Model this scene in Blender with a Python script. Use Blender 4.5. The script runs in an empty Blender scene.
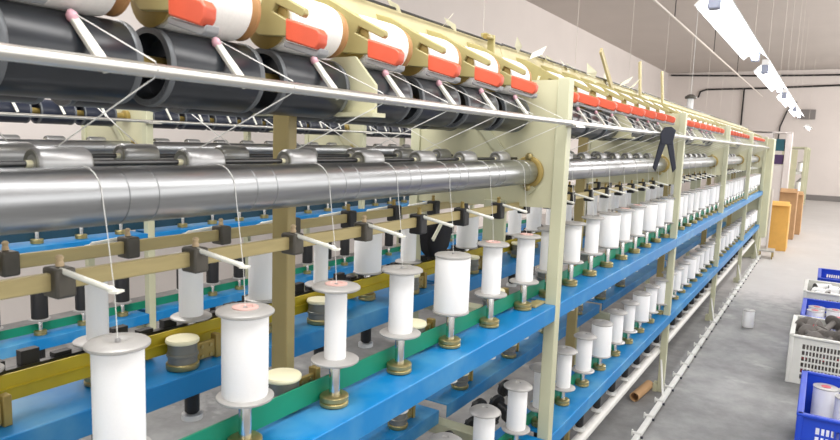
import bpy, math, random
from mathutils import Vector, Matrix
rnd = random.Random(7)
C = bpy.context.scene.collection
PI = math.pi

# ------------------------------------------------------------------ materials
def srgb(r, g, b):
    f = lambda c: (c/255/12.92) if c/255 <= .04045 else ((c/255+.055)/1.055)**2.4
    return (f(r), f(g), f(b), 1)
MATS = {}
def mat(name, rgb, rough=.5, metal=0., noise=0., nscale=20, bump=0., bscale=60, spec=.5, stretch=(1,1,1), coat=0, dark=None, thr=(.35,.7)):
    m = bpy.data.materials.new(name); m.use_nodes = True
    nt = m.node_tree; b = nt.nodes['Principled BSDF']
    b.inputs['Roughness'].default_value = rough; b.inputs['Metallic'].default_value = metal
    b.inputs['Specular IOR Level'].default_value = spec
    b.inputs['Coat Weight'].default_value = coat
    col = srgb(*rgb); b.inputs['Base Color'].default_value = col
    if noise or bump:
        tc = nt.nodes.new('ShaderNodeTexCoord'); mp = nt.nodes.new('ShaderNodeMapping')
        mp.inputs['Scale'].default_value = stretch
        nt.links.new(tc.outputs['Object'], mp.inputs[0])
    if noise:
        n = nt.nodes.new('ShaderNodeTexNoise'); n.inputs['Scale'].default_value = nscale; n.inputs['Detail'].default_value = 6
        nt.links.new(mp.outputs[0], n.inputs['Vector'])
        r = nt.nodes.new('ShaderNodeValToRGB')
        d = srgb(*dark) if dark else tuple(c*(1-noise) for c in col[:3])+(1,)
        r.color_ramp.elements[0].color = d; r.color_ramp.elements[1].color = col
        r.color_ramp.elements[0].position = thr[0]; r.color_ramp.elements[1].position = thr[1]
        nt.links.new(n.outputs['Fac'], r.inputs[0]); nt.links.new(r.outputs[0], b.inputs['Base Color'])
    if bump:
        n2 = nt.nodes.new('ShaderNodeTexNoise'); n2.inputs['Scale'].default_value = bscale
        nt.links.new(mp.outputs[0], n2.inputs['Vector'])
        bp = nt.nodes.new('ShaderNodeBump'); bp.inputs['Strength'].default_value = bump; bp.inputs['Distance'].default_value = .003
        nt.links.new(n2.outputs['Fac'], bp.inputs['Height']); nt.links.new(bp.outputs[0], b.inputs['Normal'])
    MATS[name] = m; return m
M = MATS
mat('cream_paint', (198, 198, 168), .45, noise=.10, nscale=6)
mat('cream_sheet', (204, 202, 170), .45, noise=.08, nscale=5)
mat('tan_paint', (172, 155, 104), .45, noise=.12, nscale=8)
mat('blue_paint', (0, 122, 188), .4, noise=1, nscale=5, dark=(84, 152, 196), thr=(.3, .5))
mat('green_belt', (12, 140, 104), .5, noise=.15, nscale=10)
mat('belt_teal', (24, 62, 78), .5)
mat('yellow_belt', (186, 164, 28), .5, noise=.2, nscale=12)
mat('brass_rail', (184, 168, 118), .42, .1, noise=.12, nscale=14, stretch=(1, 8, 8))
mat('steel', (176, 178, 180), .32, 1., noise=.2, nscale=8, stretch=(.6, 14, 14))
mat('satin_steel', (176, 176, 176), .34, .6, noise=.15, nscale=30)
mat('pulley_grey', (128, 128, 122), .4, .4)
mat('chrome', (222, 222, 220), .2, 1.)
mat('rod_steel', (214, 212, 206), .3, .9)
mat('dark_steel', (92, 92, 92), .35, .9, noise=.2, nscale=20)
mat('drum_black', (38, 43, 50), .28, 0, spec=.6, noise=.2, nscale=20)
mat('drum_rim', (104, 108, 112), .4, .2)
mat('drum_navy', (34, 40, 56), .35)
mat('black_plastic', (34, 34, 36), .5)
mat('block_grey', (92, 88, 80), .45, .2, noise=.3, nscale=25)
mat('brass', (192, 176, 122), .35, .75, noise=.25, nscale=30)
mat('olive_gold', (170, 148, 84), .4, .35, noise=.25, nscale=14)
mat('creel_paint', (212, 200, 156), .5, noise=.15, nscale=10)
mat('olive_plate', (178, 168, 116), .42, .1, noise=.15, nscale=14)
mat('cap_cream', (240, 234, 200), .5)
mat('flange_grey', (182, 180, 177), .42, .25, noise=.12, nscale=30)
mat('flange_pink', (214, 176, 168), .5)
mat('yarn_white', (246, 246, 246), .75, noise=.04, nscale=300, stretch=(1, 1, 6), bump=.12, bscale=260)
mat('yarn_cream', (246, 245, 240), .8, noise=.05, nscale=80, bump=.15, bscale=160)
mat('thread', (222, 222, 218), .7)
mat('red_grip', (226, 98, 70), .42, noise=.12, nscale=30)
mat('grip_grey', (150, 150, 152), .45)
mat('porcelain', (232, 232, 222), .35)
mat('pink_tip', (240, 190, 204), .4)
mat('brown_tube', (176, 132, 84), .5)
mat('knob_tan', (206, 182, 146), .5)
mat('cardboard', (196, 156, 112), .8, noise=.15, nscale=10)
mat('cardboard_dark', (190, 150, 108), .8, noise=.15, nscale=10)
mat('box_orange', (224, 172, 88), .65, noise=.12, nscale=8)
mat('white_paint', (226, 226, 222), .45, noise=.08, nscale=12)
mat('pvc_white', (224, 222, 216), .4, noise=.1, nscale=12)
mat('crate_blue', (24, 70, 200), .4, noise=.08, nscale=12)
mat('crate_white', (222, 222, 216), .45, noise=.08, nscale=10)
mat('crate_inside', (60, 60, 60), .8)
mat('empty_grey', (128, 123, 119), .5, noise=.2, nscale=25)
mat('red_hub', (196, 84, 92), .5)
mat('lath_wood', (206, 192, 146), .6, noise=.15, nscale=12, stretch=(1, 1, .1))
mat('paper', (238, 236, 214), .7)
mat('cable_black', (36, 34, 34), .6)
mat('conduit', (214, 206, 196), .5)
mat('fixture_white', (240, 240, 240), .4)
mat('fixture_grey', (150, 156, 176), .4, .2)
mat('navy_tool', (30, 34, 48), .4)
mat('black_cloth', (24, 24, 30), .85, bump=.3, bscale=20)
mat('wall_paint', (226, 218, 213), .85, noise=.05, nscale=1.2, bump=.1, bscale=8)
mat('ceiling_paint', (196, 188, 182), .9, noise=.06, nscale=.9, bump=.1, bscale=5)
mat('skirting', (128, 124, 122), .7)
mat('teal', (20, 84, 96), .5); mat('purple', (66, 40, 84), .5)
mat('pink_grey', (204, 196, 192), .5)
e = bpy.data.materials.new('tube_glow'); e.use_nodes = True
b = e.node_tree.nodes['Principled BSDF']; b.inputs['Emission Color'].default_value = (.93, .97, 1, 1); b.inputs['Emission Strength'].default_value = 14
M['tube_glow'] = e
# concrete floor
def floor_mat():
    m = bpy.data.materials.new('concrete'); m.use_nodes = True; nt = m.node_tree; N = nt.nodes.new; L = nt.links.new
    b = nt.nodes['Principled BSDF']
    tc = N('ShaderNodeTexCoord')
    def noise(sc, det, seed, stretch=(1, 1, 1)):
        mp = N('ShaderNodeMapping'); mp.inputs['Location'].default_value = (seed, seed*2, 0); mp.inputs['Scale'].default_value = stretch
        L(tc.outputs['Object'], mp.inputs[0]); n = N('ShaderNodeTexNoise'); n.inputs['Scale'].default_value = sc; n.inputs['Detail'].default_value = det
        n.inputs['Roughness'].default_value = .65
        L(mp.outputs[0], n.inputs['Vector']); return n
    n1 = noise(1.6, 8, 3); n2 = noise(9, 8, 11); n3 = noise(2.6, 6, 21, (1, .6, 1))
    r1 = N('ShaderNodeValToRGB'); r1.color_ramp.elements[0].position = .36; r1.color_ramp.elements[1].position = .66
    r1.color_ramp.elements[0].color = srgb(122, 122, 122); r1.color_ramp.elements[1].color = srgb(168, 168, 167)
    L(n1.outputs['Fac'], r1.inputs[0])
    r2 = N('ShaderNodeValToRGB'); r2.color_ramp.elements[0].position = .35; r2.color_ramp.elements[1].position = .68
    r2.color_ramp.elements[0].color = (.72, .72, .72, 1); r2.color_ramp.elements[1].color = (1.0, 1.0, 1.0, 1)
    L(n2.outputs['Fac'], r2.inputs[0])
    mx = N('ShaderNodeMixRGB'); mx.blend_type = 'MULTIPLY'; mx.inputs[0].default_value = .8
    L(r1.outputs[0], mx.inputs[1]); L(r2.outputs[0], mx.inputs[2])
    # pale plaster stains
    r3 = N('ShaderNodeValToRGB'); r3.color_ramp.elements[0].position = .6; r3.color_ramp.elements[1].position = .74
    L(n3.outputs['Fac'], r3.inputs[0])
    mx2 = N('ShaderNodeMixRGB'); mx2.inputs[2].default_value = srgb(206, 205, 203)
    ml = N('ShaderNodeMath'); ml.operation = 'MULTIPLY'; ml.inputs[1].default_value = .7
    L(r3.outputs[0], ml.inputs[0]); L(ml.outputs[0], mx2.inputs[0]); L(mx.outputs[0], mx2.inputs[1])
    # floor painted paler farther off, standing in for reflected light
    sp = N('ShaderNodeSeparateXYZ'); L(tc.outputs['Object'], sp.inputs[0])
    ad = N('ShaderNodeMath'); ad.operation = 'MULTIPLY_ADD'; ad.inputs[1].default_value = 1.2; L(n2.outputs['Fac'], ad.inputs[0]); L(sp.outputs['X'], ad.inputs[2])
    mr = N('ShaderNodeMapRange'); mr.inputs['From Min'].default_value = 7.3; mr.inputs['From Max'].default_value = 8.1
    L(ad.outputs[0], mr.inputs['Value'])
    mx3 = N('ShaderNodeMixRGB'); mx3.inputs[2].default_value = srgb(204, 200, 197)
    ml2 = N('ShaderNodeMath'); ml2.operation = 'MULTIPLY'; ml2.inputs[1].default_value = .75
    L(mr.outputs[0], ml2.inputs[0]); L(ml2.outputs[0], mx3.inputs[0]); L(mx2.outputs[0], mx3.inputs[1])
    L(mx3.outputs[0], b.inputs['Base Color']); b.inputs['Roughness'].default_value = .55
    bp = N('ShaderNodeBump'); bp.inputs['Strength'].default_value = .15; bp.inputs['Distance'].default_value = .01
    L(n2.outputs['Fac'], bp.inputs['Height']); L(bp.outputs[0], b.inputs['Normal'])
    M['concrete'] = m
floor_mat()

# ------------------------------------------------------------------ mesh builder
class MB:
    def __init__(s): s.v = []; s.f = []
    def box(s, x0, x1, y0, y1, z0, z1):
        n = len(s.v)
        s.v += [(x, y, z) for x in (x0, x1) for y in (y0, y1) for z in (z0, z1)]
        s.f += [tuple(n+i for i in q) for q in ((0,1,3,2),(4,6,7,5),(0,4,5,1),(2,3,7,6),(0,2,6,4),(1,5,7,3))]
        return s
    def obox(s, c, size, rot):     # oriented box
        n = len(s.v); R = rot.to_matrix() if hasattr(rot, 'to_matrix') else rot
        for x in (-.5, .5):
            for y in (-.5, .5):
                for z in (-.5, .5):
                    p = Vector(c)+R @ Vector((x*size[0], y*size[1], z*size[2])); s.v.append(tuple(p))
        s.f += [tuple(n+i for i in q) for q in ((0,1,3,2),(4,6,7,5),(0,4,5,1),(2,3,7,6),(0,2,6,4),(1,5,7,3))]
        return s
    def lathe(s, prof, o=(0,0,0), d=(0,0,1), n=24, close=True):   # prof: list of (r, t) along d
        d = Vector(d).normalized(); a = d.orthogonal().normalized(); b2 = d.cross(a); o = Vector(o); base = len(s.v)
        for r, t in prof:
            for i in range(n):
                an = 2*PI*i/n
                s.v.append(tuple(o+d*t+(a*math.cos(an)+b2*math.sin(an))*max(r, 1e-5)))
        for k in range(len(prof)-1):
            for i in range(n):
                j = (i+1) % n
                s.f.append((base+k*n+i, base+k*n+j, base+(k+1)*n+j, base+(k+1)*n+i))
        if close:
            s.f.append(tuple(base+i for i in reversed(range(n))))
            s.f.append(tuple(base+(len(prof)-1)*n+i for i in range(n)))
        return s
    def tube(s, p0, p1, r, n=10):
        p0 = Vector(p0); p1 = Vector(p1); return s.lathe([(r, 0), (r, (p1-p0).length)], p0, p1-p0, n)
    def path(s, pts, r, n=6):
        pts = [Vector(p) for p in pts]; base = len(s.v)
        for i, p in enumerate(pts):
            t = (pts[min(i+1, len(pts)-1)]-pts[max(i-1, 0)]).normalized()
            a = t.cross(Vector((.123, .35, .93))).normalized(); b2 = t.cross(a)
            for k in range(n):
                an = 2*PI*k/n; s.v.append(tuple(p+(a*math.cos(an)+b2*math.sin(an))*r))
        for i in range(len(pts)-1):
            for k in range(n):
                j = (k+1) % n
                s.f.append((base+i*n+k, base+i*n+j, base+(i+1)*n+j, base+(i+1)*n+k))
        s.f.append(tuple(base+i for i in reversed(range(n)))); s.f.append(tuple(base+(len(pts)-1)*n+i for i in range(n)))
        return s
    def prism(s, poly, axis, t0, t1):   # poly in the two other axes (order yz / xz / xy)
        n = len(s.v); k = len(poly)
        for t in (t0, t1):
            for a, b2 in poly:
                s.v.append({'x': (t, a, b2), 'y': (a, t, b2), 'z': (a, b2, t)}[axis])
        s.f.append(tuple(n+i for i in range(k))); s.f.append(tuple(n+k+i for i in reversed(range(k))))
        for i in range(k):
            j = (i+1) % k; s.f.append((n+i, n+k+i, n+k+j, n+j))
        return s
    def build(s, name, m, parent=None, bevel=0, loc=None, smooth=True, seg=2):
        me = bpy.data.meshes.new(name); me.from_pydata(s.v, [], s.f); me.update()
        import bmesh
        bm = bmesh.new(); bm.from_mesh(me); bmesh.ops.recalc_face_normals(bm, faces=bm.faces); bm.to_mesh(me); bm.free()
        if smooth:
            me.polygons.foreach_set('use_smooth', [True]*len(me.polygons)); me.set_sharp_from_angle(angle=.7)
        o = bpy.data.objects.new(name, me); C.objects.link(o); me.materials.append(M[m])
        if parent: o.parent = parent
        if loc: o.location = loc
        if bevel:
            bv = o.modifiers.new('bevel', 'BEVEL'); bv.width = bevel; bv.segments = seg; bv.limit_method = 'ANGLE'; bv.harden_normals = False
        return o
def tag(o, label, cat, group=None, kind=None):
    o['label'] = label; o['category'] = cat
    if group: o['group'] = group
    if kind: o['kind'] = kind
    return o
def thing(name, loc, label=None, cat=None, group=None):
    o = bpy.data.objects.new(name, None); C.objects.link(o); o.location = loc; o.empty_display_size = .05
    if label: tag(o, label, cat, group)
    return o
KIDS = {}
def kids(o):
    return [c for c in bpy.data.objects if c.parent == o]
def dup(src, loc, label, rot=None, group=None):
    if src.name not in KIDS: KIDS[src.name] = [(c, kids(c)) for c in kids(src)]
    r = src.copy(); C.objects.link(r); r.location = loc; r['label'] = label
    if rot is not None: r.rotation_euler = rot
    if group: r['group'] = group
    for c, gs in KIDS[src.name]:
        d = c.copy(); C.objects.link(d); d.parent = r
        for g in gs:
            h = g.copy(); C.objects.link(h); h.parent = d
    return r
ORD = ['first', 'second', 'third', 'fourth', 'fifth', 'sixth', 'seventh', 'eighth', 'ninth', 'tenth', 'eleventh', 'twelfth']
BAY = ['left of foremost post', 'after foremost post', 'after second post', 'after third post', 'in the last bay']
def struct(o): o['kind'] = 'structure'; return o

# ------------------------------------------------------------------ layout constants (metres)
H = 1.449
F = [.014+1.96*k for k in range(6)]           # frames of the near machine
YN, YF, YC = .70, 1.28, .99
def mir(y): return 2*YC-y
NEARX = {-6: .480, -5: .699, -4: .925, -3: 1.149, -2: 1.376, -1: 1.602, 0: 1.838}
def spX(n):
    if n in NEARX: return NEARX[n]
    if n < 0: return 1.838+.2285*n
    if n == 1: return 2.045
    return 2.274+.2352*(n-2)
NMAX = 33
def bay_of(x):
    for k in range(5):
        if x < F[k+1]: return k
    return 4
def slots():    # positions of drums, packages, rollers: eight per bay
    return [(k, j, F[k]+.226+.2285*j) for k in range(5) for j in range(8)]

# ------------------------------------------------------------------ setting
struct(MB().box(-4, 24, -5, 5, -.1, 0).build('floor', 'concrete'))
struct(MB().box(-4, 24, -5, 5.2, 4.1, 4.2).build('ceiling', 'ceiling_paint'))
struct(MB().box(-4, 24, 5, 5.2, 0, 4.1).build('wall_left', 'wall_paint'))
struct(MB().box(24, 24.2, -5, 5.2, -.1, 4.2).build('wall_far', 'wall_paint'))
struct(MB().box(23.97, 24, -5, .62, 0, .17).build('baseboard_far', 'skirting'))

# ------------------------------------------------------------------ machine frame
def frame(name, label, frames, yn, yf, near_only=False, tan='tan_paint', zoff=0, proud=None):
    yc = (yn+yf)/2
    t = thing(name, (frames[0], yc, 0), label, 'machine'); o = Vector((-frames[0], -yc, 0))
    def B(x0, x1, y0, y1, z0, z1): return MB().box(x0-frames[0], x1-frames[0], y0-yc, y1-yc, z0, z1)
    zt = 1.66+zoff
    for i, x in enumerate(frames):
        # near posts: box section, feet with a bolt plate
        yo = -.004 if i == 1 else 0
        p = B(x-.02, x+.02, yn+yo, yn+.036, .0, zt).build('post', 'cream_paint', t, .003)
        B(x-.026, x+.03, yn+.036, yn+.06, 0, .05).build('foot_plate', 'cream_paint', p)
        B(x-.02, x+.02, yf-.036, yf, .0, zt).build('post', 'cream_paint', t, .003)
        # side panel between the posts, with folded lips
        pn = MB().prism([(yn+.036-yc, 1.248+zoff), (yf-.036-yc, 1.232+zoff), (yf-.036-yc, zt-.005), (yn+.036-yc, zt-.005)], 'x', x-.008-frames[0], x+.008-frames[0]).build('side_panel', 'cream_sheet', t)
        # cross members under the decks
        for z in (.87, .41):
            B(x-.03, x+.03, yn+.04, yf-.04, z-.03, z+.01).build('cross_member', 'cream_paint', t, .003)
        # short inner stay below the panel
        B(x-.03, x-.012, yc-.1, yc-.02, 1.12, 1.26).build('stay', 'cream_paint', t, .003)
        # panel bracing rib
        MB().obox((x-.016-frames[0], yn+.22-yc, 1.42+zoff), (.006, .03, .34), Matrix.Rotation(-.75, 3, 'X')).build('brace', 'cream_paint', t)
    for i in range(len(frames)-1):
        a, b2 = frames[i], frames[i+1]; xm = (a+b2)/2+.0
        # centre post of the bay
        B(xm-.012, xm+.014, yc-.044, yc+.002, 0, 1.62+zoff).build('centre_post', tan, t, .003)
        # mid-bay bracket plate carrying drum shaft and thread rod
        xp = a+1.024
        for s in ((1,) if near_only else (1, -1)):
            Y = lambda y: s*(y-yc)
            pl = [(Y(yn+.065), 1.50), (Y(yn+.065), 1.555), (Y(yn+.118), 1.612), (Y(yn+.17), 1.612), (Y(yc-.03), 1.58), (Y(yc-.03), 1.50)]
            MB().prism([(y, z+zoff) for y, z in pl], 'x', xp-.004-a+(a-frames[0]), xp+.004+(a-frames[0])-a).build('bracket_plate', 'cream_sheet', t)
            y0, y1 = sorted((Y(yn+.05), Y(yc)))
            MB().box(xp-.03-frames[0], xp+.012-frames[0], y0, y1, 1.492+zoff, 1.50+zoff).build('bracket_lip', 'cream_sheet', t)
        # deck rails: folded blue channels
        for z, sides in (((.912 if near_only else .935), (1, -1)), (.475, (1, -1))):
            for s in sides:
                if near_only and s < 0: continue
                Y = lambda y: s*(y-yc)
                pr = [(Y(yn-.002), z-.052), (Y(yn-.002), z), (Y(yn+.17), z), (Y(yn+.17), z-.052), (Y(yn+.165), z-.052), (Y(yn+.165), z-.006), (Y(yn+.004), z-.006), (Y(yn+.004), z-.052)]
                g = .022 if i <= 1 else .004
                x1 = b2-.02 if i == 0 else b2-.001
                x0 = a+.02 if i == 1 else a+.001
                if s < 0: x0, x1 = a+.03, b2-.03
                MB().prism(pr, 'x', x0-frames[0], x1-frames[0]).build('deck_rail', 'blue_paint', t, .004)
        # thread guide rails (each side)
        for s in ((1,) if near_only else (1, -1)):
            y0, y1 = sorted((s*(yn+.15-yc), s*(yn+.162-yc)))
            zg = 1.234 if s > 0 else 1.214
            MB().box(a-.0-frames[0], b2-frames[0], y0, y1, zg, zg+.024).build('guide_rail', 'brass_rail', t, .002)
            # drum shaft
            MB().tube((a-frames[0], s*(yn+.173-yc), 1.545+zoff), (b2-frames[0], s*(yn+.173-yc), 1.545+zoff), .016, 14).build('drum_shaft', 'olive_gold', t)
            # thread rod
            r = MB().tube((a-frames[0], s*(yn-.02-yc), 1.52+zoff), (b2-.002-frames[0], s*(yn-.02-yc), 1.52+zoff), .0085, 12)
            rr = r.build('thread_rod', 'rod_steel', t)
            MB().box(b2-.03-frames[0], b2+.05-frames[0], *sorted((s*(yn-.036-yc), s*(yn+.0-yc))), 1.508+zoff, 1.514+zoff).build('rod_clamp', 'rod_steel', rr)
            # pressure roller shaft
            MB().tube((a+.01-frames[0], s*(yn+.168-yc), 1.402+zoff), (b2-.01-frames[0], s*(yn+.168-yc), 1.402+zoff), .0045, 10).build('pressure_shaft', 'dark_steel', t)
            # bearing rings on the side panel
            for xx in ((b2-.012,) if s > 0 else (b2-.012,)):
                ring = MB().lathe([(.026, 0), (.052, 0), (.052, .004), (.046, .008), (.03, .008), (.026, .012)], (xx-frames[0], s*(yn+.12-yc), 1.36+zoff), (-1, 0, 0), 28).build('bearing_ring', 'olive_gold', t)
                for dz in (-.05, .05):
                    MB().lathe([(.012, 0), (.012, .01), (.006, .014)], (xx-frames[0], s*(yn+.12-yc), 1.36+dz+zoff), (-1, 0, 0), 12).build('bolt', 'brass', ring)
                MB().lathe([(.03, 0), (.03, .02), (.022, .026)], (xx-frames[0], s*(yn+.173-yc), 1.545+zoff), (-1, 0, 0), 20).build('shaft_bearing', 'olive_gold', t)
        # creel board over the packages
    return t, yc
fr, _ = frame('twisting_machine', 'long cream framed twisting machine with blue decks along the aisle', F, YN, YF)
x0f = F[0]
def part(mb, name, m, bevel=0, dx=F[0], dy=YC):
    mb.v = [(x-dx, y-dy, z) for x, y, z in mb.v]
    return mb.build(name, m, fr, bevel)
for k in range(5):
    bx = MB().obox((F[k]+.98, .945, 1.73), (1.955, .012, .095), Matrix.Rotation(-.35, 3, 'X'))
    part(bx, 'creel_board', 'creel_paint', .002)
    part(MB().tube((F[k], .945, 1.775), (F[k+1], .945, 1.772), .0035, 8), 'creel_wire', 'dark_steel')
# belts on both sides of the upper deck, green near, yellow far; green in the lower deck
for (y, z, m) in ((.787, .965, 'green_belt'), (.787, .505, 'green_belt')):
    part(MB().box(F[0], F[5]-.05, y, y+.004, z-.021, z+.021), 'drive_belt', m)
part(MB().prism([(1.192, .962), (1.192, .984), (1.188, .986), (1.192, .988), (1.192, 1.012), (1.197, 1.012), (1.197, .962)], 'x', F[0], F[5]-.05), 'drive_belt', 'yellow_belt')
part(MB().box(F[0], F[5]-.05, 1.192, 1.197, .5, .54), 'drive_belt', 'yellow_belt')
bs = MB().box(F[0]+.05, F[2]-.05, 1.247, 1.262, .985, 1.0)
part(bs, 'brake_bar', 'dark_steel')
for q in range(62):
    x = F[0]+.08+.062*q
    part(MB().box(x, x+.034, 1.25, 1.268, .94 if q % 6 == 0 else .99, 1.008+.010*(q % 3)), 'brake_lever', 'black_plastic')
# plates bolted at the foremost post
for yy in (.735, .80):
    pb = part(MB().box(F[1]-.10, F[1]-.018, yy, yy+.03, .936, .944), 'splice_plate', 'brass_rail', .001)

# end cabinet of the machine
part(MB().box(9.835, 10.12, .62, 1.32, .30, 1.64), 'end_cabinet', 'cream_sheet', .006)
part(MB().box(9.86, 10.08, .68, 1.28, 0, .30), 'cabinet_plinth', 'cream_paint', .004)

# ------------------------------------------------------------------ second machine behind
GB = .21; FB = [.24, 2.09, 3.94, 5.79, 7.64]
YB = 3.0
frB, ycB = frame('twisting_machine', 'second twisting machine standing across the inner aisle by the left wall', FB, YB, YB+.6, near_only=True, tan='cream_paint', zoff=-.02)
for z in (.945, .505):
    mb = MB().box(0, FB[-1]-FB[0], YB+.088-ycB, YB+.092-ycB, z-.021, z+.021); mb.build('drive_belt', 'belt_teal' if z > .6 else 'green_belt', frB)

# ------------------------------------------------------------------ prototypes
def proto_bobbin(rb, pink, dark=False, dome=False):
    t = thing('yarn_bobbin', (0, 0, -50))
    yarn, fl = ('yarn_white', 'flange_grey') if not dark else ('black_plastic', 'flange_grey')
    hb = .138
    MB().lathe([(rb*.96, .004), (rb, .010), (rb, hb), (rb*.96, hb+.006)], n=28).build('yarn', yarn, t)
    f1 = MB().lathe([(.010, -.001), (.043, -.001), (.046, .001), (.046, .004), (.043, .006), (.02, .007)], n=32).build('flange', fl, t)
    f2 = MB().lathe([(.02, hb+.002), (.043, hb+.003), (.046, hb+.005), (.046, hb+.008), (.043, hb+.0105)]+([(.034, hb+.0165), (.020, hb+.0195), (.009, hb+.0195), (.008, hb+.016)] if dome else [(.024, hb+.0125), (.018, hb+.013), (.012, hb+.009), (.009, hb+.009)]), n=32).build('flange', fl, t)
    if pink:
        MB().lathe([(.021, hb+.0125), (.021, hb+.0145), (.013, hb+.015), (.010, hb+.011)], n=24).build('hub_ring', 'flange_pink', f2)
    MB().lathe([(.004, hb+.004), (.004, hb+.0135), (.0025, hb+.0145)], n=12).build('spindle_tip', 'satin_steel', t)
    return t
RB = [.021, .027, .031, .037, .044]
PB = {}
for r in RB:
    for pk in (0, 1): PB[(r, pk)] = proto_bobbin(r, pk)
    PB[(r, 2)] = proto_bobbin(r, 0, dome=True)
def proto_spindle(h, lb):
    t = thing('spindle', (0, 0, -50))
    MB().lathe([(.0105, .018), (.0105, h-.004), (.009, h)], n=20).build('shaft', 'chrome', t)
    MB().lathe([(.024, 0), (.028, .002), (.028, .007), (.0255, .009), (.028, .0115), (.028, .019), (.025, .0215), (.013, .0215)], n=28).build('collar', 'brass', t)
    MB().lathe([(.017, -.006), (.017, -lb+.013), (.012, -lb+.007)], n=18).build('bolster', 'black_plastic', t)
    MB().lathe([(.017, -lb+.007), (.024, -lb+.006), (.024, -lb-.006), (.017, -lb-.007)], n=18).build('bolster_ring', 'white_paint', t)
    return t
SPU = proto_spindle(.088, .085); SPL = proto_spindle(.062, .185); SPR = proto_spindle(.088, .15)
def near(v): return min(RB, key=lambda r: abs(r-v))
patU = {-6: .037, -5: .037, -4: .021, -3: .027, -2: .044, -1: .027, 0: .027, 2: .031, 3: .027, 4: .044, 5: .031, 6: .031, 7: .044, 8: .037}
kindw = {.021: 'slim', .027: 'narrow', .031: 'medium', .037: 'broad', .044: 'fat'}
def posw(n, first):
    b = bay_of(spX(n)); i = 0
    for m in range(first, n):
        if bay_of(spX(m)) == b: i += 1
    return ORD[i], b
def place_row(row, first, last, y, zrail, sp, hgt, flip=False, pat=None):
    for n in range(first, last+1):
        x = spX(n)
        if flip: x += .02
        if flip and n == 1: continue
        r = near((pat or {}).get(n, rnd.choice([.027, .031, .031, .037, .044])))
        w, bb = posw(n, first)
        src = PB[(r, 2 if 'lower' in row else 1 if rnd.random() < .4 else 0)]
        z = zrail+hgt+rnd.uniform(-.002, .002)
        d = dup(src, (x, y, z), '%s white yarn bobbin, %s from left on %s deck, %s' % (kindw[r], w, row, BAY[bb]), (0, 0, rnd.random()*6), 'white yarn bobbins on the %s deck' % row)
        if n == -6: d.scale = (.88, .88, 1.02)
        dup(sp, (x, y, zrail), 'spindle on brass collar, %s from left on %s deck, %s' % (w, row, BAY[bb]), (0, 0, 0), 'spindles on the %s deck' % row)
for s in list(PB.values()): tag(s, 'x', 'bobbin')
for s in (SPU, SPL, SPR): tag(s, 'x', 'spindle')
place_row('front upper', -6, NMAX, .764, .9355, SPU, .088, pat=patU)
place_row('front lower', -3, NMAX, .764, .4755, SPL, .062, pat={-2: .031, -1: .031, 0: .031, 2: .027, 3: .031, 4: .044, 5: .031, 6: .027, 7: .044, 8: .031})
place_row('rear upper', -6, 20, 1.212, .9355, SPR, .088, True, pat={-6: .021, -5: .021, -4: .027, -3: .037, -2: .021, -1: .044, 0: .027})

# ------------------------------------------------------------------ dark bobbins on the second machine
DB = proto_bobbin(.036, 0, True); tag(DB, 'x', 'bobbin')
BB = ['in the leftmost bay', 'right of its left post', 'right of its second post', 'in its far bay']
for k in range(4):
    for j in range(8):
        x = FB[k]+.25+GB*j
        if abs(x-FB[k+1]) < .06: continue
        if x < 1.25 or x > 5.6: continue
        for z, dk in ((.475, 'lower'),):
            dup(DB, (x, YB+.07, z+.075), 'dark bobbin, %s from left on second machine %s deck, %s' % (ORD[j], dk, BB[k]), (0, 0, 0), 'dark bobbins on the second machine')
            dup(SPL, (x, YB+.07, z), 'spindle under dark bobbin, %s on second machine %s deck, %s' % (ORD[j], dk, BB[k]), (0, 0, 0), 'spindles on the second machine')
        dup(SPU, (x, YB+.07, .9125), 'bare spindle, %s from left, second machine upper deck, %s' % (ORD[j], BB[k]), (0, 0, 0), 'spindles on the second machine')

# ------------------------------------------------------------------ winding drums, packages, cradles
def proto_drum(m):
    t = thing('winding_drum', (0, 0, -50)); tag(t, 'x', 'drum')
    L2 = .092
    MB().lathe([(.050, -L2), (.057, -L2), (.058, -L2+.006), (.058, L2-.006), (.057, L2), (.050, L2), (.046, L2-.03), (.018, L2-.03), (.018, -L2+.03), (.046, -L2+.03), (.050, -L2)], d=(1, 0, 0), n=48, close=False).build('sleeve', m, t)
    for s in (-1, 1):
        MB().lathe([(.049, s*L2), (.0585, s*L2), (.0592, s*(L2-.004)), (.0592, s*(L2-.008)), (.0578, s*(L2-.010))], d=(1, 0, 0), n=48, close=False).build('rim', 'drum_rim', t)
    return t
DR = proto_drum('drum_black'); DRB = proto_drum('drum_navy')
for k, j, x in slots():
    dup(DR, (x, .873, 1.545), 'black winding drum, %s of eight, front side, %s' % (ORD[j], BAY[k]), group='black winding drums on the front side')
    if k < 2: dup(DR, (x, mir(.873), 1.545), 'black winding drum, %s of eight, rear side, %s' % (ORD[j], BAY[k]), group='black winding drums on the rear side')
for k in range(4):
    for j in range(8):
        x = FB[k]+.19+.21*j
        if x < 1.2 or x > 5.7: continue
        d = dup(DRB, (x, YB+.173, 1.525), 'dark winding drum on second machine, %s in the row %s' % (ORD[j], BB[k]), group='drums on the second machine'); d.scale = (.92, 1, 1)

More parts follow.
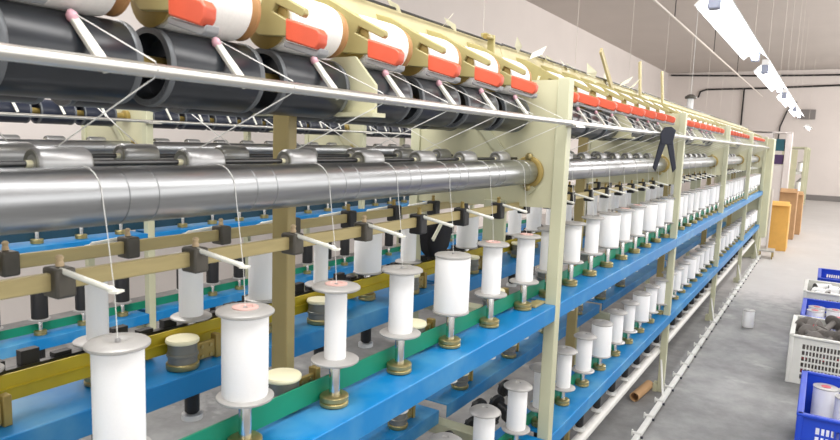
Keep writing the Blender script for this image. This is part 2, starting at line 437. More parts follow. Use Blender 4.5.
# traverse guides (porcelain strip with a pink tip)
TG = thing('traverse_guide', (0, 0, -50), 'x', 'guide')
MB().prism([(-.007, -.02), (.008, -.02), (.006, .066), (-.005, .066)], 'y', -.004, .004).build('strip', 'porcelain', TG, .0015)
MB().lathe([(.005, -.004), (.0075, .0), (.007, .006), (.003, .011)], (0, 0, .064), (0, -.35, 1), 14).build('tip', 'pink_tip', TG)
for k, j, x in slots():
    o = dup(TG, (x+.014, .79, 1.538), 'white traverse guide with pink tip on %s drum %s' % (ORD[j], BAY[k]), rot=(-.62, -.25, 0), group='traverse guides on the front drums')
TGB = thing('traverse_guide', (0, 0, -50), 'x', 'guide')
MB().prism([(-.006, .0), (.006, .0), (.006, .075), (-.006, .075)], 'y', -.002, .002).build('strip', 'porcelain', TGB)
for k in range(4):
    for j in range(8):
        x = FB[k]+.19+.21*j
        if x < 1.2 or x > 5.7: continue
        dup(TGB, (x+.01, YB+.09, 1.515), 'white guide strip on second machine, %s drum %s' % (ORD[j], BB[k]), rot=(-.3, -.3, 0), group='guides on the second machine')

# yarn packages
PK = thing('yarn_package', (0, 0, -50), 'x', 'yarn package')
MB().lathe([(.044, -.072), (.050, -.068), (.0525, -.05), (.0525, .05), (.050, .068), (.044, .072)], d=(1, 0, 0), n=40).build('yarn', 'yarn_cream', PK)
MB().lathe([(.026, -.086), (.03, -.084), (.03, .084), (.026, .086), (.022, .086), (.022, -.086)], d=(1, 0, 0), n=28).build('tube', 'brown_tube', PK)
# cradle: olive arm in the gap, hub cup, red grip, top tongue
CR = thing('package_cradle', (0, 0, -50), 'x', 'cradle')     # local origin at the package centre
P = lambda pts: [(y-.815, z-1.648) for y, z in pts]
xa = -.105
MB().prism(P([(.79, 1.616), (.79, 1.643), (.826, 1.660), (.818, 1.672), (.757, 1.645), (.751, 1.650), (.752, 1.659), (.83, 1.697), (.90, 1.735), (.955, 1.75), (.955, 1.70), (.90, 1.655), (.86, 1.622)]), 'x', xa-.006, xa+.006).build('fork_arm', 'olive_plate', CR, .002)
g = MB().prism(P([(.792, 1.610), (.792, 1.646), (.722, 1.624), (.714, 1.616), (.716, 1.600), (.725, 1.591)]), 'x', xa-.009, xa+.012).build('red_grip', 'red_grip', CR, .003)
MB().prism(P([(.80, 1.600), (.80, 1.6095), (.726, 1.590), (.718, 1.594), (.72, 1.584), (.73, 1.580)]), 'x', xa-.004, xa+.02).build('grip_base', 'grip_grey', g, .002)
MB().obox((xa-.008, .045, .012), (.006, .008, .045), Matrix.Rotation(.3, 3, 'X')).build('latch', 'cap_cream', CR, .002)
MB().lathe([(.046, 0), (.052, .004), (.048, .012), (.03, .02), (.018, .022)], (-.099, .04, .004), (1, 0, 0), 28).build('hub_cup', 'olive_gold', CR)
MB().lathe([(.040, 0), (.047, .004), (.047, .010), (.036, .02)], (.080, .04, .004), (-1, 0, 0), 28).build('hub_cup', 'brown_tube', CR)
for k, j, x in slots():
    tl = rnd.uniform(-.02, .02)
    dup(PK, (x-.014, .855, 1.652), 'white yarn package, %s of eight on top row, %s' % (ORD[j], BAY[k]), rot=(0, 0, tl*.3), group='yarn packages on the top row')
    dup(CR, (x, .815, 1.648), 'olive cradle with red grip, %s on top row, %s' % (ORD[j], BAY[k]), rot=(0, 0, 0), group='cradles on the top row')

# ------------------------------------------------------------------ feed rollers and pressure rollers
def proto_feed(L, m='steel', seam0=.21, pitch=.2285):
    t = thing('feed_roller', (0, 0, -50), 'x', 'roller')
    r = .0395; pr = [(.02, .0), (r-.002, .0), (r, .002)]
    for j in range(8):
        for xs in (seam0+pitch*j+.03, seam0+pitch*j+.075):
            if xs < L-.03: pr += [(r, xs-.0015), (r-.0012, xs-.0008), (r-.0012, xs+.0008), (r, xs+.0015)]
    pr += [(r, L-.002), (r-.002, L), (.02, L)]
    MB().lathe(pr, d=(1, 0, 0), n=56).build('barrel', m, t)
    MB().lathe([(.028, -.02), (.028, .0)], d=(1, 0, 0), n=28).build('journal', 'black_plastic', t)
    MB().lathe([(.028, L), (.028, L+.02)], d=(1, 0, 0), n=28).build('journal', 'black_plastic', t)
    return t
FR = proto_feed(1.90)
for k in range(5):
    dup(FR, (F[k]+.03, .82, 1.36), 'long brushed steel feed roller on the front side, %s' % BAY[k], group='front feed rollers')
    if k < 3: dup(FR, (F[k]+.03, mir(.82), 1.36), 'long steel feed roller on the rear side, %s' % BAY[k], group='rear feed rollers')
FRB = proto_feed(1.77)
for k in range(3): dup(FRB, (FB[k]+.04, YB+.12, 1.355), 'steel feed roller on second machine %s' % BB[k], group='feed rollers of the second machine')
PR = thing('pressure_roller', (0, 0, -50), 'x', 'roller')
MB().lathe([(.019, -.036), (.021, -.034), (.0225, -.031), (.0225, .031), (.021, .034), (.019, .036)], d=(1, 0, 0), n=32).build('sleeve', 'satin_steel', PR)
for s in (-1, 1):
    MB().lathe([(.0205, s*.034), (.018, s*.0375), (.013, s*.037), (.009, s*.034)], d=(1, 0, 0), n=28).build('end_cap', 'pulley_grey', PR)
MB().lathe([(.005, -.044), (.005, .044)], d=(1, 0, 0), n=14).build('pin', 'cap_cream', PR)
for k, j, x in slots():
    dup(PR, (x+.0, .868, 1.402), 'small pressure roller on front feed roller, %s, %s' % (ORD[j], BAY[k]), group='front pressure rollers')
    if k < 2: dup(PR, (x+.05, mir(.868), 1.402), 'small pressure roller on rear feed roller, %s, %s' % (ORD[j], BAY[k]), group='rear pressure rollers')
for k in range(3):
    for j in range(8):
        x = FB[k]+.19+.21*j
        if x < 1.2: continue
        d = dup(PR, (x, YB+.168, 1.39), 'pressure roller on second machine, %s in row %s' % (ORD[j], BB[k]), group='pressure rollers of the second machine'); d.scale = (1.2, 1, 1)

# ------------------------------------------------------------------ thread guides on the guide rails
TH = thing('thread_guide', (0, 0, -50), 'x', 'guide')     # origin on the rail front
blk = MB().box(-.014, .014, -.016, .020, -.024, .017).build('block', 'block_grey', TH, .004)
MB().lathe([(.0055, .018), (.0055, .022), (.004, .025), (.0055, .030), (.003, .033)], (0, 0, 0), n=12).build('knob', 'knob_tan', TH)
fn = MB().lathe([(.0042, 0), (.0042, .075), (.0052, .08), (.003, .086)], (-.004, -.008, .014), (.32, -.93, -.24), 10).build('finger', 'porcelain', TH)
MB().obox((.026, -.086, -.008), (.016, .012, .003), Matrix.Rotation(.4, 3, 'Z')).build('eyelet', 'porcelain', fn)
THB = thing('thread_guide', (0, 0, -50), 'x', 'guide')
MB().box(-.016, .016, -.016, .020, -.032, .018).build('block', 'black_plastic', THB, .004)
MB().lathe([(.006, .018), (.006, .024), (.0045, .027), (.006, .033), (.004, .036)], (0, 0, 0), n=12).build('knob', 'olive_gold', THB)
MB().lathe([(.0042, 0), (.0042, .075), (.0052, .08), (.003, .086)], (-.004, -.008, .014), (.32, -.93, -.24), 10).build('finger', 'porcelain', THB)
for n in range(-6, NMAX+1):
    x = spX(n); w, bb = posw(n, -6)
    src = TH if n <= -3 else THB
    dup(src, (x-.024, .853, 1.248), 'thread guide with pale finger on front rail, %s from left, %s' % (w, BAY[bb]), group='thread guides on the front rail')
    if n <= 10: dup(src, (x+.035, mir(.853), 1.229), 'thread guide block on the rear rail, %s from left, %s' % (w, BAY[bb]), rot=(0, 0, PI), group='thread guides on the rear rail')

# ------------------------------------------------------------------ tension pulleys
TP = thing('tension_pulley', (0, 0, -50), 'x', 'pulley')
MB().lathe([(.033, .0), (.035, .003), (.035, .012), (.033, .014)], n=28).build('base_rim', 'brass', TP)
MB().lathe([(.031, .014), (.031, .028), (.034, .030), (.034, .034), (.031, .036), (.031, .058)], n=28).build('drum', 'pulley_grey', TP)
MB().lathe([(.034, .058), (.0355, .060), (.0355, .064), (.034, .067)], n=28).build('cap', 'cap_cream', TP)
br = MB().box(.034, .085, -.004, .004, .005, .045).build('bracket', 'olive_gold', TP, .002)
MB().box(.085, .10, -.008, .012, .0, .055).build('clamp', 'olive_gold', br, .002)
for q in (.048, .072):
    for zz in (.013, .035): MB().lathe([(.004, 0), (.004, .003)], (q, -.004, zz), (0, -1, 0), 8).build('rivet', 'brass', br)
i = 0
for n in range(-7, 12, 2):
    x = (spX(n)+spX(n+1))/2
    if x > F[5]: break
    b0 = bay_of(x); i += 1
    if n >= -6 or True:
        dup(TP, (x+.04, .83, .936), 'cream capped pulley behind green belt, %s from left on front upper deck' % ORD[i-1], group='tension pulleys on the front upper deck')
        dup(TP, (x+.065, 1.155, .936), 'cream capped pulley by yellow belt, %s from left on rear upper deck' % ORD[i-1], rot=(0, 0, 0), group='tension pulleys on the rear upper deck')
        if n >= -3: dup(TP, (x+.02, 1.155, .476), 'tension pulley on rear lower deck, %s from left, seen under the upper deck' % ORD[i-1], group='tension pulleys on the rear lower deck')
# black tension rollers lying below the lower deck
for i, (x, y, z) in enumerate([(2.02, .985, .40), (2.12, 1.01, .43), (2.24, .99, .41), (1.86, 1.0, .40), (2.36, 1.01, .43)]):
    t = thing('idler_pulley', (x, y, z), 'black idler pulley pair behind the lower deck, %s from left by foremost post' % ORD[i], 'pulley', 'black idler pulleys')
    MB().lathe([(.03, -.05), (.036, -.045), (.036, -.03), (.02, -.022), (.02, .022), (.036, .03), (.036, .045), (.03, .05)], d=(.35, .9, .2), n=24).build('wheel', 'black_plastic', t)
    MB().lathe([(.008, -.07), (.008, .07)], d=(.35, .9, .2), n=10).build('axle', 'dark_steel', t)

# ------------------------------------------------------------------ yarn strands
def strand(pts, label, group, r=.0011):
    o = MB().path(pts, r, 6).build('yarn_strand', 'thread'); tag(o, label, 'thread', group); return o
for k, j, x in slots():
    if x < .2: continue
    rr = .0009 if k == 0 else .0012
    tip = (x+.0, .818, 1.592)
    strand([tip, (x+.012, .676, 1.530), (x+.012, .671, 1.520), (x+.01, .677, 1.511), (x-.005, .862, 1.4255), (x-.005, .868, 1.4255)],
           'white strand from the %s drum over the thread rod, %s' % (ORD[j], BAY[k]), 'yarn strands over the thread rod', rr)
for n in range(-6, NMAX+1):
    x = spX(n); w, bb = posw(n, -6)
    arc = [(x-.006, .82-.0405*math.sin(t), 1.36+.0405*math.cos(t)) for t in (0, .3, .6, .9, 1.2, 1.57)]
    strand(arc+[(x-.003, .7785, 1.33), (x, .768, 1.238), (x, .764, .9355+.088+.152)], 'white strand from feed roller to front bobbin, %s from left, %s' % (w, BAY[bb]),
           'yarn strands down to the bobbins', .0006 if n < 2 else .0009)
for j in range(1, 8):
    x = F[0]+.226+.2285*j+.05
    strand([(x+.02, mir(.673), 1.512), (x, mir(.866), 1.4255)], 'white strand on the rear side of the machine, %s from left' % ORD[j-1], 'rear yarn strands')

# ------------------------------------------------------------------ floor rail, pipe, small floor things
t = thing('foot_rail', (2.2, .665, 0), 'white foot rail with small clips running along the floor', 'rail')
MB().box(0, 7.75, -.014, .014, .022, .042).build('bar', 'white_paint', t, .003)
for k in range(30):
    x = .2+.252*k
    c = MB().box(x-.006, x+.006, -.018, .03, .042, .052).box(x-.005, x+.005, .024, .03, .03, .060).build('clip', 'white_paint', t)
    MB().lathe([(.007, 0), (.007, .012)], (x+.0, -.014, .03), (0, -1, 0), 8).build('screw', 'navy_tool', c)
for k in range(2, 6):
    MB().box(F[k]-2.2-.01, F[k]-2.2+.01, 0, .09, .0, .022).build('foot', 'white_paint', t)
    MB().tube((F[k]-2.2-.2, .0, .032), (F[k]-2.2-.02, .06, .20), .006, 8).build('stay', 'white_paint', t)
t = MB().tube((1.7, .755, .25), (9.75, .755, .25), .022, 18).build('plastic_pipe', 'pvc_white')
tag(t, 'long white plastic pipe hung under the front lower deck', 'pipe')
t = thing('cardboard_tube', (3.80, .797, .028), 'short brown cardboard tube lying on the floor by second post', 'tube')
MB().lathe([(.023, -.13), (.027, -.13), (.027, .13), (.023, .13), (.023, -.13)], d=(.985, -.09, 0), n=24, close=False).build('tube', 'cardboard', t)
fb = PB[(.044, 0)]
d = dup(fb, (5.87, .43, 0.002), 'white yarn bobbin standing alone on the aisle floor', group='loose bobbins')

# ------------------------------------------------------------------ crates
def crate(x0, x1, yl, h, m, label, name='plastic_crate'):
    t = thing(name, ((x0+x1)/2, yl-.22, 0), label, 'crate'); lx = (x1-x0)/2; wy = .22; ins = .025
    # slotted walls: solid bands with upright slats between them
    def wall(a, b2, y, alongx):
        mb = MB()
        def bar(lo, hi, z0, z1, th):
            if alongx: mb.box(lo, hi, y-th, y+th, z0, z1)
            else: mb.box(y-th, y+th, lo, hi, z0, z1)
        bar(a, b2, 0, .03, .0042); bar(a, b2, h-.04, h, .0042)
        for k in range(1, 6): bar(a, b2, .03+k*(h-.07)/6-.005, .03+k*(h-.07)/6+.005, .0040)
        bar(a, a+.06, 0, h, .0041); bar(b2-.06, b2, 0, h, .0041)
        n = int((b2-a-.12)/.018)
        for i in range(1, n):
            c = a+.06+(b2-a-.12)*i/n; bar(c-.0035, c+.0035, .0, h, .0034)
        return mb
    for s in (-1, 1): wall(-lx+.004, lx-.004, s*(wy-.004), True).build('side_wall', m, t)
    for s in (-1, 1): wall(-wy+.004, wy-.004, s*(lx-.004), False).build('end_wall', m, t)
    MB().box(-lx+.008, lx-.008, -wy+.008, wy-.008, .004, .012).build('bottom', m, t)
    rim = MB()
    for s in (-1, 1):
        rim.box(-lx-.012, lx+.012, s*wy-.014, s*wy+.014, h, h+.014); rim.box(s*lx-.014, s*lx+.014, -wy-.012, wy+.012, h, h+.014)
        for q in (-1, 1): rim.box(s*lx-.012, s*lx+.012, q*wy-.012, q*wy+.012, 0, h)
    rim.build('rim', m, t, .004)
    return t
HC = .29
crate(3.24, 3.90, -.005, HC, 'crate_blue', 'nearest blue plastic crate holding upright white bobbins')
crate(4.62, 5.20, .085, HC+.01, 'crate_white', 'white slotted crate full of empty grey bobbins')
crate(5.27, 5.92, .045, HC, 'crate_blue', 'middle blue crate behind the full white crate')
crate(6.20, 6.78, .055, HC+.01, 'crate_white', 'white crate between the two far blue crates')
crate(7.02, 7.62, -.04, HC, 'crate_blue', 'farthest blue crate in the row on the aisle')
# upright white bobbins in the blue crates
BG = thing('yarn_bobbin', (0, 0, -50), 'x', 'bobbin')
MB().lathe([(.052, .004), (.056, .008), (.056, .165), (.052, .169)], n=32).build('yarn', 'yarn_white', BG)
f = MB().lathe([(.01, 0), (.056, 0), (.058, .002), (.058, .006), (.02, .007)], n=32).build('flange', 'dark_steel', BG)
f = MB().lathe([(.02, .166), (.058, .167), (.058, .171), (.05, .173), (.02, .172)], n=32).build('flange', 'flange_grey', BG)
MB().lathe([(.022, .172), (.022, .174), (.008, .174)], n=20).build('hub_ring', 'red_hub', f)
def up(x, y, z, lab): dup(BG, (x, y, z), lab, (0, 0, rnd.random()*6), 'bobbins standing in blue crates')
def lying(x, y, z, sc, lab, grp, a=0):
    d = dup(BG, (x, y, z), lab, (PI/2, 0, a), grp); d.scale = (sc, sc, sc); return d
i = 0
for x in (3.33, 3.45, 3.57, 3.69, 3.81):
    for y in (-.03, -.20):
        lying(x, y, .056, .72, 'bobbin lying on the floor of the nearest blue crate, %s from front left' % ORD[i], 'bobbins lying in the nearest blue crate'); i += 1
for i, (x, y) in enumerate([(3.80, -.105), (3.69, -.20), (3.80, -.27)]):
    up(x, y, .098, 'large white bobbin upright in the nearest blue crate, %s from its left' % ORD[i])
i = 0
for x in (5.36, 5.48, 5.60, 5.72, 5.84):
    for y in (.02, -.15):
        lying(x, y, .056, .72, 'bobbin lying on the floor of the middle blue crate, %s from front left' % ORD[i], 'bobbins lying in the middle blue crate'); i += 1
for i, (x, y) in enumerate([(5.66, -.03), (5.78, -.16), (5.52, -.17), (5.80, -.04), (5.66, -.30)]):
    up(x, y, .098, 'white bobbin upright in the middle blue crate, %s from its left' % ORD[i])
# lying bobbins in the white crates
GE = thing('empty_bobbin', (0, 0, -50), 'x', 'bobbin')
MB().lathe([(.019, -.075), (.019, .075)], d=(1, 0, 0), n=20).build('core', 'empty_grey', GE)
for s in (-1, 1):
    f = MB().lathe([(.012, s*.074), (.05, s*.075), (.054, s*.077), (.054, s*.081), (.048, s*.084), (.012, s*.085)], d=(1, 0, 0), n=28).build('flange', 'empty_grey', GE)
    MB().lathe([(.014, s*.083), (.014, s*.0865), (.006, s*.0865)], d=(1, 0, 0), n=16).build('hub', 'red_hub', f)
spots = []
for iy in range(4):
    for ix in range(3):
        for L3 in range(3):
            spots.append((4.745+.165*ix+rnd.uniform(-.008, .008), -.005-.098*iy+rnd.uniform(-.012, .0), .07+.10*L3, ix, iy, L3))
LV = ['bottom', 'middle', 'top']
for (x, y, z, ix, iy, L3) in spots:
    a = rnd.uniform(-.3, .3)+(PI if rnd.random() < .5 else 0)+(PI/2 if (L3 == 2 and rnd.random() < .4 and ix == 1) else 0)
    if L3 == 2 and ix > 0: a += rnd.uniform(-.6, .6); z += .015
    if ix == 0 and iy == 0 and L3 == 2: a = .25; z += .02
    dup(GE, (x, y, z), 'empty grey bobbin in the white crate, %s layer, %s row, %s from left' % (LV[L3], ORD[ix], ORD[iy]), (rnd.uniform(-.3, .3), rnd.uniform(-.1, .1)*(1+3*(L3 == 2)), a), 'empty bobbins in the white crate')
for (x, y, z, ix, iy, L3) in spots:
    d = dup(BG, (x+1.58, y+.0, z-.01), 'pale bobbin lying in far white crate, %s layer, row %s, %s from left' % (LV[L3], ORD[ix], ORD[iy]), (PI/2+rnd.uniform(-.2, .2), 0, rnd.uniform(-.8, .8)), 'bobbins lying in the far white crate')
    d.scale = (.8, .8, .8)
# ------------------------------------------------------------------ things at the far end
def carton(x, y, w, d, h, m, label, ang=0):
    t = thing('carton', (x, y, 0), label, 'box'); t.rotation_euler = (0, 0, ang)
    MB().box(-d/2, d/2, -w/2, w/2, 0, h).build('body', m, t, .006)
    MB().box(-d/2+.002, d/2-.002, -.03, .03, h, h+.002).build('tape', 'cap_cream', t)
    MB().obox((-d/2-.03, 0, h+.03), (.1, w*.96, .006), Matrix.Rotation(-.7, 3, 'Y')).build('flap', m, t)
    return t
carton(11.1, .53, .26, .45, .68, 'box_orange', 'orange yellow carton standing just past the machine end')
carton(12.7, .50, .26, .45, .80, 'cardboard_dark', 'tall brown carton behind the orange one')
carton(13.6, .45, .30, .5, .72, 'cardboard', 'brown carton farthest along the wall of machines')
# small stand at the machine end
t = thing('rail_stand', (9.95, .60, 0), 'small low metal stand at the end of the foot rail', 'stand')
MB().box(-.05, .25, -.10, .10, .10, .12).build('top', 'flange_grey', t, .004)
for sx in (-.03, .22):
    for sy in (-.08, .08): MB().tube((sx, sy, 0), (sx, sy, .1), .008, 8).build('leg', 'olive_gold', t)
MB().tube((.12, .0, .12), (.12, .0, .95), .014, 12).build('pole', 'pink_grey', t)
# next machine end and rack in the distance
t = thing('machine_end', (15.6, 1.0, 0), 'pale end frame of the next machine beyond the cartons', 'machine')
MB().box(-.1, .3, -.34, -.22, 0, 1.86).build('upright', 'pink_grey', t, .01)
MB().box(-.1, .3, .02, .5, 0, 1.9).build('cover', 'pink_grey', t, .01)
MB().box(-.08, .25, -.22, .02, 0, 1.2).build('lower_cover', 'pink_grey', t, .01)
MB().box(-.06, .2, -.21, .01, 1.5, 1.75).build('control_panel', 'teal', t, .01)
MB().box(-.06, .2, -.21, .01, 1.22, 1.42).build('switch_panel', 'purple', t, .01)
MB().box(-.1, .3, -.34, .5, 1.86, 1.9).build('top_bar', 'pink_grey', t, .01)
t = thing('spinning_frame', (18.0, .62, 0), 'distant cream spinning frame with white bobbins near far wall', 'machine')
for px in (0, 1.9, 3.6):
    for py in (-.16, .3): MB().box(px-.03, px+.03, py-.03, py+.03, 0, 1.62).build('post', 'cream_paint', t, .004)
for z in (.55, 1.02): MB().box(0, 3.6, -.14, .28, z-.06, z).build('deck', 'white_paint', t, .004)
MB().box(0, 3.6, -.16, .3, 1.58, 1.62).build('top_beam', 'cream_paint', t, .004)
MB().box(-.02, .02, .0, .28, .1, 1.55).build('end_panel', 'cream_sheet', t)
i = 0
for z in (.55, 1.02):
    for j in range(8):
        x = 18.25+.4*j
        d = dup(PB[(.044, 0)], (x, .55, z), 'white bobbin on distant spinning frame, %s deck, %s along' % ('lower' if z < 1 else 'upper', ORD[j]), group='bobbins on the distant frame'); d.scale = (1.3, 1.3, 1.5)

# ------------------------------------------------------------------ wooden laths, scraps, hanging things on top of the machine
for i, (x, y, z0, h, rx, ry) in enumerate([(3.32, .93, 1.66, .40, .0, -.95), (3.80, .93, 1.66, .28, 0, -.31), (4.40, .93, 1.65, .31, 0, -.42)]):
    o = MB().box(-.014, .014, -.006, .006, 0, h).build('wooden_lath', 'lath_wood', None, .002, (x, y, z0)); o.rotation_euler = (rx, ry, 0)
    tag(o, '%s of three upright wooden laths stuck on the machine top, counted from left' % ORD[i], 'stick', 'wooden laths')
for i, (x, y, z, s, a) in enumerate([(1.20, .93, 1.775, .05, .3), (1.36, .93, 1.772, .05, 1.9), (1.56, .93, 1.772, .045, 4.2), (1.64, .93, 1.772, .05, 2.2), (2.6, .93, 1.765, .09, .6), (2.72, .93, 1.765, .08, 1.2),
                                       (2.05, .92, 1.765, .07, 3.1), (2.2, .94, 1.765, .08, 5.2), (2.35, .92, 1.765, .08, .9), (2.48, .95, 1.765, .07, 2.4), (3.3, .92, 1.765, .08, 4.6), (3.65, .94, 1.765, .09, 1.7),
                                       (2.9, .92, 1.765, .10, 2.6), (3.15, .93, 1.765, .10, .2), (3.5, .93, 1.765, .09, 4), (3.9, .93, 1.765, .08, 1)]):
    mb = MB(); n = 4; ca, sa = math.cos(a), math.sin(a)
    pts = [(0, 0, -.01), (s*.55, s*.1, .008), (s*.75, s*.3, s*.5), (s*.1, s*.25, s*.15)]
    for th in (0, .0012):
        for px, py, pz in pts: mb.v.append((px*ca-py*sa, px*sa+py*ca+th, pz))
    mb.f += [(0, 1, 2, 3), (7, 6, 5, 4), (0, 4, 5, 1), (1, 5, 6, 2), (2, 6, 7, 3), (3, 7, 4, 0)]
    o = mb.build('paper_scrap', 'paper', None, 0, (x, y, z), smooth=False)
    tag(o, 'pale torn paper scrap on the creel board, %s from left' % (ORD+['thirteenth', 'fourteenth', 'fifteenth', 'sixteenth', 'seventeenth'])[i], 'paper', 'paper scraps on the creel board')
# clamp bracket above the foremost post
t = thing('creel_clamp', (1.80, .92, 1.77), 'yellow green clamp on the creel board left of foremost post', 'clamp')
MB().box(-.01, .05, -.01, .01, .0, .012).box(.04, .05, -.012, .012, -.06, .012).build('angle', 'olive_plate', t, .002)
MB().lathe([(.008, 0), (.008, .02)], (-.02, -.01, 0), (1, 0, 0), 10).build('screw', 'olive_gold', t)
# dark forked tool hanging at second post
t = thing('hanging_pliers', (3.17, .645, 1.53), 'dark long handled pliers hanging from the thread rod near second post', 'pliers')
for s in (-1, 1):
    MB().prism([(s*.006, -.02), (s*.03, -.025), (s*.062, -.20), (s*.045, -.225), (s*.038, -.20), (s*.004, -.07)], 'y', -.008, .008).build('handle', 'navy_tool', t, .004)
t.rotation_euler = (0, 0, -1.25); t.scale = (.85, 1, .84)
MB().prism([(-.03, -.07), (-.035, -.01), (-.02, .025), (.02, .03), (.045, .01), (.03, -.07)], 'y', -.01, .01).build('jaw', 'navy_tool', t, .004)
# dark cloth bundle hung on the rear post
mb = MB(); rings = []
prof = [(.00, .05), (.03, .085), (.06, .095), (.09, .10), (.12, .09), (.15, .03)]
for zz, r in prof:
    rings.append([( (r*1.0+.012*math.sin(5*q))*math.cos(q), (r*.38+.006*math.cos(3*q))*math.sin(q), zz) for q in [2*PI*i/20 for i in range(20)]])
for rg in rings: mb.v += rg
for a in range(len(rings)-1):
    for i in range(20): mb.f.append((a*20+i, a*20+(i+1) % 20, (a+1)*20+(i+1) % 20, (a+1)*20+i))
mb.f += [tuple(reversed(range(20))), tuple(100+i for i in range(20))]
t = thing('cloth_bundle', (2.085, 1.235, 1.015), 'black cloth bundle with white edge on rear deck by foremost post', 'cloth')
bd = mb.build('cloth', 'black_cloth', t)
MB().obox((-.07, -.045, .105), (.014, .006, .085), Matrix.Rotation(.8, 3, 'Y')).build('white_edge', 'paper', t)
MB().tube((0, 0, .14), (.0, -.105, .19), .004, 8).build('hanging_cord', 'black_plastic', t)
# small white bobbin hanging on a string from the conduit
t = thing('hanging_bobbin', (6.4, 1.12, 1.92), 'small white spool with dark cap hanging on a string over the machine', 'bobbin')
MB().lathe([(.025, -.14), (.028, -.135), (.028, .0)], n=20).build('spool', 'yarn_white', t)
MB().lathe([(.05, .0), (.05, .02), (.02, .04)], n=24).build('cap', 'block_grey', t)
MB().tube((0, 0, .04), (0, 0, 4.1-1.92), .0025, 6).build('string', 'thread', t)

# ------------------------------------------------------------------ fluorescent fixtures
def fixture(x, y, z, L, label):
    t = thing('fluorescent_light', (x, y, z), label, 'lamp', 'fluorescent lights over the aisle')
    w = .095
    rf = MB().prism([(-w, -.005), (-.035, .055), (.035, .055), (w, -.005), (w-.004, -.009), (.031, .049), (-.031, .049), (-w+.004, -.009)], 'x', 0, L).build('reflector', 'fixture_white', t)
    MB().box(.02, L-.02, -.03, .03, .055, .10).build('ballast_box', 'fixture_white', t, .004)
    MB().tube((.06, 0, .0), (L+.03, 0, .0), .022, 16).build('tube', 'tube_glow', t)
    for xx in (.0, L-.09):
        h = MB().box(xx, xx+.06, -.03, .03, -.03, .05).build('lamp_holder', 'fixture_grey', t, .008)
    for xx in (.25, L-.25):
        MB().tube((xx, 0, .10), (xx, 0, 4.1-z), .0018, 6).build('hanging_wire', 'conduit', t)
    return t
for i in range(4):
    fixture(3.64+3.1*i, .565, 2.2, 2.28, '%s fluorescent light from the camera, hanging over the aisle' % ORD[i])
t = thing('fluorescent_light', (20.5, .55, 2.2), 'small farthest fluorescent light near the far wall', 'lamp')
MB().prism([(-.1, -.005), (-.035, .055), (.035, .055), (.1, -.005)], 'x', 0, 2.2).build('reflector', 'fixture_white', t)
MB().tube((.06, 0, -.012), (2.1, 0, -.012), .018, 12).build('tube', 'tube_glow', t)
MB().tube((1, 0, .05), (1, 0, 1.9), .003, 6).build('hanging_wire', 'conduit', t)

# conduit with drop strings above the machine
t = thing('wire_conduit', (3.0, 1.75, 3.05), 'thin pale conduit hung under the ceiling above the machines', 'conduit')
MB().tube((0, 0, 0), (18, 0, 0), .014, 8).build('pipe', 'conduit', t)
for k in range(9):
    x = .4+1.6*k
    MB().tube((x, 0, 0), (x, 0, -1.0), .002, 6).build('drop_string', 'conduit', t)
    if k % 2: MB().tube((x+.3, 0, 0), (x+.3, 0, 1.05), .006, 6).build('hanger', 'cable_black', t)
# cables on the far wall
def cable(pts, r, label):
    tag(MB().path(pts, r, 8).build('wall_cable', 'cable_black'), label, 'cable')
cable([(23.95, 4.9-.99*i, 4.02+.0-.10*math.sin(PI*i/10)) for i in range(11)], .028, 'black cable sagging along the top of the far wall')
cable([(23.95, 3.95, 3.25), (23.95, 3.9, 3.45), (23.95, 3.7, 3.52), (23.95, 2, 3.54), (23.95, 0, 3.60), (23.95, -3, 3.66)], .03, 'lower black pipe bent down at left on the far wall')
cable([(23.95, 2.62, 3.54), (23.95, 2.55, 3.5), (23.95, 2.55, 1.8)], .028, 'upright black pipe dropping down the far wall')
cable([(23.95, 1.0, 3.1), (23.95, 1.25, 2.8), (23.95, 1.4, 2.3), (23.95, 1.42, 1.9)], .022, 'thin curved cable on the far wall below the lights')
tag(MB().box(23.8, 23.98, .45, .85, 2.55, 2.85).build('vent_box', 'skirting', None, .01), 'small grey vent box on the far wall below the lights', 'vent')

# ------------------------------------------------------------------ remove prototypes
PROT = [o for o in bpy.data.objects if o.parent is None and o.location.z < -40]
for p in PROT:
    for c in kids(p):
        for g in kids(c): bpy.data.objects.remove(g)
        bpy.data.objects.remove(c)
    bpy.data.objects.remove(p)

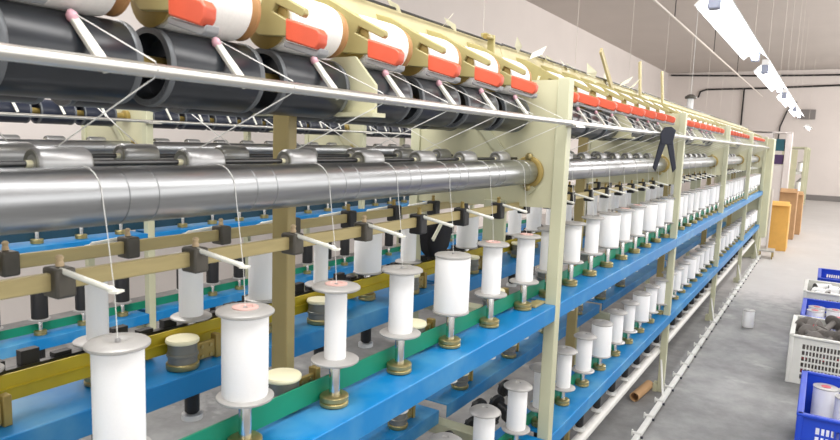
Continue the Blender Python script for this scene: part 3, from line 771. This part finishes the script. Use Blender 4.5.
# ------------------------------------------------------------------ light
w = bpy.data.worlds.new('ambient_fill'); bpy.context.scene.world = w; w.use_nodes = True  # even ambient fill, let in by leaving out the right and back walls
bg = w.node_tree.nodes['Background']; bg.inputs[0].default_value = (1, .97, .94, 1); bg.inputs[1].default_value = .55
def area(loc, tgt, sx, sy, power, col=(1, .98, .96)):  # added area light outside the view
    l = bpy.data.lights.new('fill_light', 'AREA'); l.shape = 'RECTANGLE'; l.size = sx; l.size_y = sy; l.energy = power; l.color = col
    o = bpy.data.objects.new('fill_light', l); C.objects.link(o); o.location = loc
    o.rotation_euler = (Vector(tgt)-Vector(loc)).to_track_quat('-Z', 'Y').to_euler(); return o
area((4, -4.7, 2.5), (4, 5, 2.3), 14, 2.2, 130)  # side fill added along the open right side, no windows known there
area((17, -4.7, 2.5), (17, 5, 2.3), 11, 2.2, 400)
area((-3.5, .5, 2.6), (3, .8, 1.6), 4, 2, 50)  # fill added behind the camera
area((1.2, -.25, 3.1), (1.6, .45, 0), 6.5, .5, 62)  # from here on: unseen overhead lamp rows, added to light the deck tops
area((1.0, 2.15, 3.5), (1.6, 1.9, 0), 6.0, .5, 95)
area((9.5, -.8, 3.95), (9.5, .6, 0), 9, .4, 90)
# ------------------------------------------------------------------ camera
f, vp, rr = 640., (828., 155.), .035
a = Vector((vp[0]-420, vp[1]-220, f)).normalized()
n = Vector((-rr, 1, (-(vp[1]-220)+rr*(vp[0]-420))/f)).normalized()
l = a.cross(n).normalized()
if l.x > 0: l = -l
u = -n
R = Matrix((a, l, u))            # rows: world axes in camera coords (x right, y down, z forward)
right = Vector((R[0][0], R[1][0], R[2][0])); down = Vector((R[0][1], R[1][1], R[2][1])); fwd = Vector((R[0][2], R[1][2], R[2][2]))
mw = Matrix((( right.x, -down.x, -fwd.x, 0), (right.y, -down.y, -fwd.y, 0), (right.z, -down.z, -fwd.z, H), (0, 0, 0, 1)))
cd = bpy.data.cameras.new('camera'); cam = bpy.data.objects.new('camera', cd); C.objects.link(cam); cam.matrix_world = mw
cd.sensor_width = 36; cd.lens = 36*f/840; cd.clip_start = .05; cd.clip_end = 100
cd.dof.use_dof = True; cd.dof.focus_distance = 2.4; cd.dof.aperture_fstop = 11
sc = bpy.context.scene; sc.camera = cam
vs = sc.view_settings; vs.view_transform = 'Standard'; vs.look = 'None'; vs.gamma = 1; vs.use_curve_mapping = False; vs.exposure = .45
